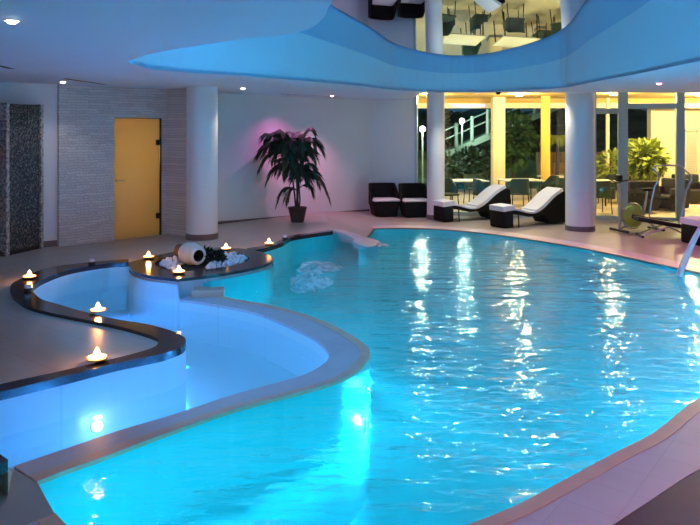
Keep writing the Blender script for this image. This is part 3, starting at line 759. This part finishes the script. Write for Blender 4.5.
# ------------------------------------------------------------------ candles
def candle(px, py, z, label, lit=True, s=1.0, grp=None):
    x, d = P(px, py, z)
    t = thing('candle' if lit else 'votive_holder', label, 'candle' if lit else 'candle holder', (x, d, z), group=grp)
    if lit:
        bm = B(); lathe(bm, [(.04 * s, 0), (.075 * s, .012 * s), (.092 * s, .03 * s), (.085 * s, .03 * s), (.07 * s, .016 * s), (.001, .012 * s)], 20); link('dish', bm, M['clay'], t, True)
        bm = B(); lathe(bm, [(.066 * s, .016 * s), (.074 * s, .036 * s), (.03 * s, .045 * s), (.001, .043 * s)], 18); wx = link('wax', bm, M['wax'], t, True)
        bm = B(); lathe(bm, [(.002, .04 * s), (.024 * s, .048 * s), (.026 * s, .062 * s), (.016 * s, .085 * s), (.001, .11 * s)], 12); link('flame', bm, M['flame'], wx, True)
        light('flame_glow', 'POINT', (0, 0, .10 * s), 2.0, (1, .42, .12), t, shadow_soft_size=.03)
    else:
        bm = B(); lathe(bm, [(.04, 0), (.05, .01), (.05, .03), (.04, .035)], 18); link('dish', bm, M['black'], t, True)
        bm = B(); lathe(bm, [(.036, .033), (.045, .055), (.036, .075), (.028, .07), (.02, .045)], 18); link('cup', bm, M['votive'], t, True)
candle(29.5, 278.5, .035, 'lit candle dish at the far left bend of the granite rim')
candle(98, 312.5, .035, 'lit candle dish on the middle of the curved granite rim')
candle(97, 361, .035, 'lit candle dish nearest the camera on the granite rim', s=1.05)
candle(148.5, 258.5, .04, 'lit candle dish on the left tip of the island')
candle(179, 273.5, .04, 'lit candle dish on the front point of the island beside the jar')
candle(226, 250.0, .04, 'lit candle dish on the back edge of the island under the column')
candle(269, 244.8, .03, 'lit candle dish on the granite edge by the alcove')
candle(28, 291, .035, 'small unlit candle holder on the left bend of the granite rim', False)
candle(92, 264.2, .035, 'small unlit candle holder on the far stretch of the granite rim', False)
candle(285, 239.3, .03, 'small unlit candle holder on the granite edge behind the alcove', False)

# ------------------------------------------------------------------ exercise bike
fx, fd = P(619, 232.3, LOW); rx_, rd = P(656, 230.6, LOW)
fw = Vector((fx - rx_, fd - rd)); bl = fw.length
bike = thing('exercise_bike', 'silver and black exercise bike with yellow green flywheel by the glass', 'exercise bike', ((fx + rx_) / 2, (fd + rd) / 2, LOW), math.atan2(fw.y, fw.x))
h = bl / 2
bm = B(); tube(bm, [(h, -.29, .04), (h, .29, .04)], .028); link('front_foot', bm, M['black'], bike, True)
bm = B(); tube(bm, [(-h, -.24, .04), (-h, .24, .04)], .028); link('rear_foot', bm, M['black'], bike, True)
bm = B()
tube(bm, [(h, 0, .05), (h - .04, 0, .35), (h - .02, 0, .75), (h + .02, 0, 1.02)], .026); tube(bm, [(h, 0, .06), (.05, 0, .22), (-.15, 0, .26), (-h, 0, .06)], .025)
tube(bm, [(-.12, 0, .26), (-.2, 0, .62)], .025); tube(bm, [(h - .03, 0, .5), (.1, 0, .3)], .02)
link('frame', bm, M['steel'], bike, True)
bm = B(); tube(bm, [(-.2, 0, .6), (-.235, 0, .84)], .019); post_ = link('seat_post', bm, M['steel'], bike, True)
bm = B(); box(bm, -.37, -.12, -.11, .11, .84, .90, .028, 3)
for v in bm.verts:
    if v.co.x > -.22: v.co.y *= .5
link('seat', bm, M['black'], post_, True)
mt = Matrix.Translation((.12, 0, .33)) @ Matrix.Rotation(PI / 2, 4, 'X')
bm = B(); lathe(bm, [(.001, -.04), (.2, -.045), (.235, -.03), (.235, .03), (.2, .045), (.001, .04)], 32, mt); fly_ = link('flywheel', bm, M['lime'], bike, True)
bm = B(); ring = [(.12 + .265 * math.cos(a_), .0, .33 + .265 * math.sin(a_)) for a_ in [2 * PI * k / 32 for k in range(33)]]
tube(bm, ring, .014, 6, False); link('wheel_guard', bm, M['steel'], fly_, True)
bm = B(); tube(bm, [(h - .02, -.26, 1.10), (h + .06, -.22, 1.08), (h + .03, 0, 1.02), (h + .06, .22, 1.08), (h - .02, .26, 1.10)], .014); link('handlebar', bm, M['blackm'], bike, True)
bm = B(); box(bm, h - .03, h + .03, -.09, .09, 1.05, 1.19, .015); link('console', bm, M['black'], bike, True)
for s in (-1, 1):
    bm = B(); tube(bm, [(.0, s * .06, .33), (.0 + s * .12, s * .08, .33 - .06 * s)], .01); box(bm, s * .12 - .05, s * .12 + .05, s * .13 - .04, s * .13 + .04, .33 - .06 * s - .012, .33 - .06 * s + .012, .005); link('pedal', bm, M['black'], bike, True)

# ------------------------------------------------------------------ treadmill with hoop handrail
tx, td = P(666, 238, LOW)
tm = thing('treadmill', 'manual treadmill with black sloping deck and tall silver hoop handrail', 'treadmill', (tx, td + .1, LOW), math.radians(-9))
sl = Matrix.Translation((0, 0, .29)) @ Matrix.Rotation(math.radians(9), 4, 'Y')
bm = B(); box(bm, -.54, .52, -.17, .17, -.03, .03, .01, 2, sl); link('deck', bm, M['black'], tm, True)
bm = B()
for s in (-1, 1): box(bm, -.56, .54, s * .2 - .03, s * .2 + .03, -.04, .045, .012, 2, sl)
link('side_rail', bm, M['blackm'], tm, True)
bm = B(); tube(bm, [(-.45, -.24, .03), (-.45, .24, .03)], .025); link('front_foot', bm, M['black'], tm, True)
bm = B(); tube(bm, [(.45, -.24, .03), (.45, .24, .03)], .025); link('rear_foot', bm, M['black'], tm, True)
bm = B()
for s in (-1, 1):
    tube(bm, [(-.45, s * .16, .04), (.15, s * .18, .27)], .016); tube(bm, [(.45, s * .16, .04), (-.1, s * .18, .30)], .016)
link('cross_brace', bm, M['steel'], tm, True)
bm = B()
hoop = [(-.34, 0, .32), (-.28, 0, .75), (-.22, 0, 1.02), (-.14, 0, 1.16), (-.17, 0, 1.28), (-.26, 0, 1.38), (-.22, 0, 1.42), (.0, 0, 1.43), (.22, 0, 1.43), (.28, 0, 1.40), (.44, 0, 1.24), (.45, 0, 1.16), (.36, 0, .95), (.30, 0, .6), (.22, 0, .27)]
tube(bm, [(x, .0 if False else -.21 + .42 * 0, z) for x, _, z in hoop], .016, 8); rail_ = link('handrail', bm, M['steel'], tm, True)
bm = B(); tube(bm, [(-.14, -.21, 1.14), (-.17, -.21, 1.28), (-.25, -.21, 1.37)], .02); tube(bm, [(.44, -.21, 1.25), (.45, -.21, 1.16), (.39, -.21, 1.02)], .02); link('foam_grip', bm, M['alu'], rail_, True)

# ------------------------------------------------------------------ water spout, foam
sp = thing('water_spout', 'thin white water jet arching into the pool at the right edge', 'water jet', (0, 0, 0))
pts = []
x0, x1, dd = 5.72, (679 - 350) * 10.35 / F, 10.35
for k in range(15):
    t_ = k / 14; pts.append((x0 + (x1 - x0) * t_, dd, .85 + .28 * t_ - 1.335 * t_ ** 2))
bm = B(); tube(bm, pts, [.018 + .03 * (k / 14) for k in range(15)], 10); link('stream', bm, M['jet'], sp, True)
bm = B(); tube(bm, [(6.15, dd, LOW), (6.15, dd, .62), (6.08, dd, .80), (5.92, dd, .87), (5.72, dd, .85)], .028, 10); link('gooseneck', bm, M['steel'], sp, True)
bm = B(); lathe(bm, [(.09, 0), (.09, .02), (.03, .03)], 20, Matrix.Translation((6.15, dd, LOW))); link('base_flange', bm, M['steel'], sp, True)
def foam(px, py, rx, ry, hgt, seed, label):
    x, d = P(px, py, ZW); bm = B(); rnd = random.Random(seed); nr, ns = 9, 30; rings = []
    for i in range(nr + 1):
        r = i / nr
        rings.append([bm.verts.new((rx * r * math.cos(2 * PI * k / ns) * (1 + .18 * math.sin(3 * k / ns * 2 * PI + seed)), ry * r * math.sin(2 * PI * k / ns), .012 + hgt * (1 - r * r) * rnd.uniform(.55, 1.1))) for k in range(ns)])
    for a, b in zip(rings, rings[1:]):
        for k in range(ns): bm.faces.new((a[k], a[(k + 1) % ns], b[(k + 1) % ns], b[k]))
    o = link('water_foam', bm, M['foam'], smooth=True); o.location = (x, d, ZW)
    tag(o, label, 'foam', kind='stuff')
foam(309, 284, .30, .60, .12, 1, 'pale mound of bubbling foam in the pool right of the island')
foam(318, 268, .34, .5, .05, 2, 'thin spread of bubbles near the alcove mouth')
foam(378, 245.5, .20, .25, .03, 3, 'white froth washing around the crescent wall end')

# ------------------------------------------------------------------ underwater lights
def uw(loc, direc, label, e, col, k=1.0):
    dv = Vector(direc).normalized(); q = Vector((0, 0, 1)).rotation_difference(dv).to_euler()
    t = thing('underwater_light', label, 'pool light', loc); t.rotation_euler = q
    bm = B(); lathe(bm, [(.09 * k, -.01), (.10 * k, .0), (.09 * k, .015), (.07 * k, .015), (.07 * k, .008)], 24, cap=False); bz_ = link('bezel', bm, M['steel'], t, True)
    bm = B(); lathe(bm, [(.07 * k, .01), (.05 * k, .02), (.001, .024)], 20, cap=False); link('lens', bm, M['lampu'], bz_, True)
    light('underwater_lamp', 'SPOT', (0, 0, .12), e, col, t, spot_size=math.radians(160), spot_blend=.8, shadow_soft_size=.03)
CY = (.06, .60, 1.0)
CL = (.04, .30, 1.0)
E0 = 660
def wall_lamp(path, px, py, lev, out, z, label, e, col, k=.8):
    """lamp set in the pool wall at the wall point nearest the given floor point, facing out"""
    q = Vector(P(px, py, lev)); i = min(range(len(path)), key=lambda i: (Vector(path[i]) - q).length)
    p = Vector(path[i]); o = Vector(out).normalized()
    uw((p.x + o.x * .03, p.y + o.y * .03, z), (o.x, o.y, .12), label, e, col, k)
wall_lamp(Mdiv, 366, 362, LOW, (1, .0), -.75, 'underwater lamp in the divider bend, facing across the main pool', E0 * .35, CY, .45)
wall_lamp(Mdiv, 274, 306, LOW, (.45, 1), -.75, 'underwater lamp in the upper divider, facing the alcove', E0 * .7, CY)
uw((-1.42, 3.74, -.7), (.5, 1, .1), 'underwater lamp in the near left wall below the frame', E0 * .28, CY)
uw((.2, 3.62, -.7), (0, 1, .1), 'underwater lamp in the near wall below the frame', E0 * .6, CY)
uw((1.95, 4.62, -.7), (-.7, .75, .1), 'underwater lamp below the near right coping', E0, CY)
uw((3.3, 6.25, -.7), (-.55, .8, .1), 'underwater lamp in the right wall just beyond the frame', E0 * .7, CY)
uw((4.7, 7.2, -.7), (-.6, .8, .1), 'underwater lamp in the right wall further beyond the frame', E0 * .9, CY)
uw((5.25, 9.3, -.7), (-1, .35, .1), 'underwater lamp in the right wall near the water jet', E0 * .9, CY)
for (px_, py_, lb) in ((120, 430, 'underwater lamp in the straight divider facing the granite rim'), (230, 396, 'underwater lamp in the divider below the tip of the deck tongue'), (318, 367, 'underwater lamp in the divider bend on the shallow side')):
    wall_lamp(Ldiv, px_, py_, LOW, (-.45, 1), -.45, lb, 46, CL, .6)
for (px_, py_, o_, lb) in ((62, 306.5, (.5, 1), 'underwater lamp under the granite rim in the left bend'), (120, 321, (.4, 1), 'underwater lamp under the granite rim across from the island'), (172, 333, (.8, .6), 'underwater lamp at the tip of the deck tongue')):
    wall_lamp(Lrim, px_, py_, .02, o_, -.45, lb, 46, CL, .6)
for (x_, y_, lb) in ((-2.75, 8.55, 'added blue underwater floor lamp in the left bend of the shallow pool'), (-1.75, 5.25, 'added blue underwater floor lamp in the near arm of the shallow pool')):
    uw((x_, y_, -.655), (0, 0, 1), lb, 90, (.03, .22, 1), .4)  # upward floor lamps added to wash the ceiling blue
wall_lamp(Lrim, 93, 371, .02, (.4, -1), -.42, 'white underwater lamp below the granite rim nearest the camera', .3, (.6, .85, 1), .55)

# ------------------------------------------------------------------ terrace outside
bm = B(); slab(bm, [G(-1, .15), G(16, .15), (22, 40), (-6, 40), (-6, 19)], LOW, LOW - .1); struct(link('terrace_floor', bm, M['terrace']))
DC = 21.8
bm = B(); slab(bm, [G(-.2, .14), G(14, .14), (16, DC + .2), (-2, DC + .2)], 3.03, 2.93); struct(link('terrace_canopy', bm, M['ochre']))
bm = B(); box(bm, -2, 16, DC - .1, DC + .15, 2.63, 2.79); struct(link('trim_5', bm, M['beam']))
bm = B(); box(bm, -2, 16, DC - .04, DC + .13, 2.79, 2.94); struct(link('trim_7', bm, M['ochre']))
bm = B(); slab(bm, [G(-.2, .02), G(14, .02), G(14, .16), G(-.2, .16)], 3.03, 2.94); struct(link('trim_6', bm, M['cream']))
for (a, b, dd, mt_, lab) in ((492, 504, 21.0, 'cream', 'cream square post outside under the canopy'), (541, 550, 20.2, 'yellow', 'ochre yellow round post outside under the canopy'), (606, 609, 21.4, 'cream', 'slim pale post outside behind the aluminium mullion')):
    cx = ((a + b) / 2 - 350) * dd / F; r = (b - a) * dd / F / 2
    t = thing('terrace_post', lab, 'post', (cx, dd, LOW))
    if mt_ == 'cream':
        bm = B(); box(bm, -r, r, -r, r, 0, 2.93 - LOW, .01)
    else:
        bm = B(); lathe(bm, [(r, 0), (r, 2.93 - LOW)], 24)
    link('shaft', bm, M[mt_], t, True)
    bm = B(); box(bm, -r - .02, r + .02, -r - .02, r + .02, 0, .08, .01); link('foot', bm, M['baseb'], t)
for i, (x, y, e) in enumerate(((2.2, 19.2, 80), (4.6, 19.0, 86), (7.0, 18.6, 86), (9.6, 19.2, 190), (11.4, 19.8, 170))):
    t = thing('canopy_lamp', ['warm canopy lamp above the first terrace table', 'warm canopy lamp between the cream and yellow posts', 'warm canopy lamp behind the thick right column', 'warm canopy lamp above the outdoor sofa', 'warm canopy lamp at the far right of the terrace'][i], 'ceiling light', (x, y, 2.93))
    bm = B(); lathe(bm, [(.11, 0), (.11, -.04), (.08, -.05)], 20); link('housing', bm, M['trimm'], t, True)
    light('terrace_glow', 'POINT', (0, 0, -.12), e, (1, .78, .42), t, shadow_soft_size=.12)
# lit house wall with louvred door
XW = (651 - 350) * 22.6 / F
bm = B(); box(bm, XW, 17, 22.6, 22.9, LOW, 4.2); struct(link('wall_exterior', bm, M['cream']))
lx0, lx1 = (684 - 350) * 22.6 / F, (697 - 350) * 22.6 / F
t = bpy.data.objects.new('door_2', None); COL.objects.link(t); struct(t)
bm = B()
for k in range(26): box(bm, lx0 + .04, lx1 - .04, 22.55, 22.585, LOW + .1 + k * .075, LOW + .155 + k * .075, mtx=None)
link('slats', bm, M['louvre'], t)
bm = B(); box(bm, lx0, lx0 + .05, 22.52, 22.6, LOW, 1.95); box(bm, lx1 - .05, lx1, 22.52, 22.6, LOW, 1.95); box(bm, lx0, lx1, 22.52, 22.6, 1.9, 1.96); link('frame', bm, M['louvre'], t)
# hillside, ramp, garden wall
bm = B(); nx, ny = 40, 14; g = []
for j in range(ny + 1):
    row = []
    for i in range(nx + 1):
        x = -4 + 22 * i / nx; y = 25 + 14 * j / ny; z = LOW - .05 + 3.3 * (j / ny) ** .8 + .25 * math.sin(x * 1.7 + j) * (j > 0) + random.uniform(-.1, .1)
        row.append(bm.verts.new((x, y, z)))
    g.append(row)
for j in range(ny):
    for i in range(nx): bm.faces.new((g[j][i], g[j][i + 1], g[j + 1][i + 1], g[j + 1][i]))
struct(link('hillside', bm, M['hill'], smooth=True))
gw = thing('garden_wall', 'stepped brown stone garden wall behind the terrace posts', 'garden wall', (0, 0, 0))
for k in range(3):
    bm = B(); box(bm, 6.9 + .1 * k, 10, 25.4 + .45 * k, 25.85 + .45 * k, LOW, .35 + .38 * k); link('course', bm, M['brownstone'], gw)
rp = thing('garden_ramp', 'pale sloping walkway with railing posts climbing the dark hillside', 'ramp', (0, 0, 0))
ra, rb = Vector(W(432, 158, 27)), Vector(W(575, 96, 27))
bm = B()
for s in (0,):
    v = [ra + Vector((0, 0, -.25)), rb + Vector((0, 0, -.25)), rb, ra]; a = [bm.verts.new(p) for p in v]; b = [bm.verts.new(p + Vector((0, 1.2, 0))) for p in v]
    bm.faces.new(a); bm.faces.new(b[::-1])
    for i in range(4): bm.faces.new((a[i], b[i], b[(i + 1) % 4], a[(i + 1) % 4]))
link('walkway', bm, M['rampc'], rp)
for k in range(9):
    p = ra.lerp(rb, .06 + k * .11); bm = B(); tube(bm, [p, p + Vector((0, 0, .95))], .07, 8); link('railing_post', bm, M['post'], rp, True)
bm = B()
for hh in (.5, .85): tube(bm, [ra + Vector((0, 0, hh)), rb + Vector((0, 0, hh))], .025, 6)
link('handrail', bm, M['post'], rp, True)
lamp_m = ((462, 121, 26.3, 'bright white garden lamp on a post in front of the walkway', 60), (422.5, 129, 23.5, 'white garden lamp seen left of the slimmer column', 40))
for (px, py, dd, lab, e) in lamp_m:
    x, y, z = W(px, py, dd)
    t = thing('garden_lamp', lab, 'lamp', (x, y, LOW))
    bm = B(); tube(bm, [(0, 0, 0), (0, 0, z - LOW - .08)], .03, 8); link('pole', bm, M['post'], t, True)
    bm = B(); bmesh.ops.create_uvsphere(bm, u_segments=16, v_segments=10, radius=.10); bmesh.ops.translate(bm, vec=(0, 0, z - LOW), verts=bm.verts); link('globe', bm, M['lampw'], t, True)
    light('garden_glow', 'POINT', (0, -.25, z - LOW), e, (.75, 1, .85), t, shadow_soft_size=.1)
# trees and shrubs
def shrub(px, py0, py1, dd, rad, mat, n, size, label, name='garden_shrub', cat='shrub', seed=1, trunk=True, fl=.8):
    x = (px - 350) * dd / F; zt = H - (py0 - HY) * dd / F; zb = H - (py1 - HY) * dd / F
    t = thing(name, label, cat, (x, dd, LOW)); rz_ = (zt - zb) / 2; c = (0, 0, (zt + zb) / 2 - LOW)
    bm = B(); leafball(bm, c, rad, n, size, rz_ / rad, seed)
    link('foliage', bm, mat, t, recalc=False)
    bm = B(); tube(bm, [(0, 0, 0), (.03, 0, c[2] * .6), (0, 0, c[2])], [.07, .05, .03], 8); link('trunk', bm, M['trunk'], t, True)
shrub(513, 112, 168, 24.3, .7, M['green1'], 900, .26, 'dense green tree behind the cream post', 'garden_tree', 'tree', 11)
shrub(470, 150, 182, 25.1, .8, M['green3'], 700, .24, 'low dark shrub on the hillside below the walkway', seed=12)
shrub(447, 155, 185, 23.7, .45, M['green3'], 400, .2, 'small dark shrub right of the slimmer column', seed=13)
shrub(533, 120, 150, 29.6, .9, M['green3'], 500, .26, 'dark tree crown left of the yellow post', 'garden_tree', 'tree', 14)
shrub(488, 160, 183, 23.6, .45, M['green3'], 300, .2, 'dark shrub behind the left terrace table', seed=19)
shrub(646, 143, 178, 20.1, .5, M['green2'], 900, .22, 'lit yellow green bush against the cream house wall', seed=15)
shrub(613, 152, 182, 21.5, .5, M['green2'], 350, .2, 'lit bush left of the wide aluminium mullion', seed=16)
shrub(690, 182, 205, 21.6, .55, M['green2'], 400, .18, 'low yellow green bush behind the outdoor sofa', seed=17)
shrub(430, 100, 150, 30, 1.3, M['green3'], 600, .3, 'dark tree high behind the slimmer column', 'garden_tree', 'tree', 18)
def yucca(px, py, dd, label, mat, L, n, seed):
    x, y, z = W(px, py, dd); t = thing('garden_palm', label, 'palm', (x, y, LOW)); rnd = random.Random(seed)
    bm = B(); tube(bm, [(0, 0, 0), (.02, 0, z - LOW)], [.08, .05], 8); link('trunk', bm, M['trunk'], t, True)
    bm = B()
    for k in range(n): frond(bm, (0, 0, z - LOW), k * 2 * PI / n + rnd.uniform(-.2, .2), L * rnd.uniform(.7, 1), .4, .45, .02, 10, .3)
    link('fronds', bm, mat, t, recalc=False)
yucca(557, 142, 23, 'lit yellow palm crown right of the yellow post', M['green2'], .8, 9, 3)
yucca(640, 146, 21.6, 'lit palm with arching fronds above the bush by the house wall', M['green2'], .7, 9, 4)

# terrace furniture
used_t = [False]
tb = thing('terrace_table', 'x', 'table', group='terrace tables')
bm = B(); box(bm, -.55, .55, -.4, .4, .72, .75, .008); link('table_top', bm, M['tabletop'], tb, True)
for sx in (-1, 1):
    for sy in (-1, 1):
        bm = B(); tube(bm, [(sx * .48, sy * .33, .72), (sx * .50, sy * .35, 0)], .02); link('leg', bm, M['blackm'], tb, True)
for (px, d, lab) in ((465, 19.2, 'pale terrace table outside right of the slimmer column'), (520, 19.4, 'pale terrace table outside between the cream and yellow posts'), (596, 19.0, 'pale terrace table outside right of the thick column'), (560, 20.8, 'pale terrace table outside behind the yellow post')):
    place(tb, used_t, ((px - 350) * d / F, d, LOW), .2, lab)
used_c = [False]
ch = thing('terrace_chair', 'x', 'chair', group='dark terrace chairs')
bm = B(); box(bm, -.25, .25, -.24, .24, .41, .46, .02); link('seat', bm, M['darkch'], ch, True)
bm = B()
oc = cr([(-.27, -.1), (-.26, .12), (-.18, .24), (0, .27), (.18, .24), (.26, .12), (.27, -.1)], n=4); ic = [(x * .9, y * .88 if y > 0 else y) for x, y in oc]
slab(bm, oc + ic[::-1], lambda x, y: .64 + .2 * min(1, max(0, y / .2)), .46); link('backrest', bm, M['darkch'], ch)
for sx in (-1, 1):
    for sy in (-1, 1):
        bm = B(); tube(bm, [(sx * .21, sy * .2, .42), (sx * .23, sy * .23, 0)], .014); link('leg', bm, M['blackm'], ch, True)
for (px, d, rz, lab) in ((447, 18.35, 20, 'dark terrace chair just right of the slimmer column'), (484, 18.35, 100, 'dark terrace chair at the right end of the first terrace table'), (474, 20.05, 10, 'dark terrace chair behind the first terrace table'), (518, 18.6, 185, 'dark terrace chair with its back to the glass between the posts'), (548, 19.55, -80, 'dark terrace chair beside the yellow post'), (567, 18.9, 150, 'dark terrace chair just left of the thick right column'), (599, 17.8, 190, 'dark terrace chair with its back to the glass right of the thick column'), (610, 20.1, -60, 'dark terrace chair behind the table near the wide mullion'), (575, 19.8, 30, 'dark terrace chair hidden partly behind the thick column')):
    place(ch, used_c, ((px - 350) * d / F, d, LOW), math.radians(rz), lab)
# outdoor lounge seats by the house wall
so = thing('outdoor_seat', 'x', 'seat', group='black outdoor seats')
bm = B(); box(bm, -.38, .38, -.36, .36, .06, .40, .03); link('base', bm, M['sofa'], so, True)
bm = B(); box(bm, -.38, .38, .22, .38, .36, .82, .04); link('backrest', bm, M['sofa'], so, True)
for sx in (-1, 1):
    bm = B(); box(bm, sx * .36 - .07, sx * .36 + .07, -.36, .36, .2, .60, .03); link('armrest', bm, M['sofa'], so, True)
us = [False]
for (px, d, rz, lab) in ((638.5, 18.2, 180, 'black outdoor armchair with its back to the glass behind the bike'), (668, 18.6, -60, 'black outdoor armchair in front of the cream house wall'), (690, 20.3, 0, 'black outdoor armchair at the right edge below the louvred door')):
    place(so, us, ((px - 350) * d / F, d, LOW), math.radians(rz), lab)

# ------------------------------------------------------------------ world, camera
w = bpy.data.worlds.new('night'); SC.world = w; w.use_nodes = True
bg = w.node_tree.nodes['Background']; bg.inputs[0].default_value = (.010, .022, .03, 1); bg.inputs[1].default_value = 1.0
cam = bpy.data.cameras.new('camera'); co = bpy.data.objects.new('camera', cam); COL.objects.link(co)
co.location = (0, 0, H); co.rotation_euler = (PI / 2, 0, 0)
cam.sensor_width = 36; cam.lens = 36.0; cam.shift_y = -(262.5 - HY) / 700.0; cam.clip_start = .05
SC.camera = co
vs_ = SC.view_settings
SC.display_settings.display_device = 'sRGB'
vs_.view_transform = 'Standard'; vs_.look = 'None'; vs_.gamma = 1; vs_.exposure = 1.48; vs_.use_curve_mapping = False
SC.cycles.sample_clamp_indirect = 4; SC.cycles.use_denoising = True
SC.cycles.max_bounces = 14; SC.cycles.diffuse_bounces = 5; SC.cycles.transmission_bounces = 8; SC.cycles.transparent_max_bounces = 12
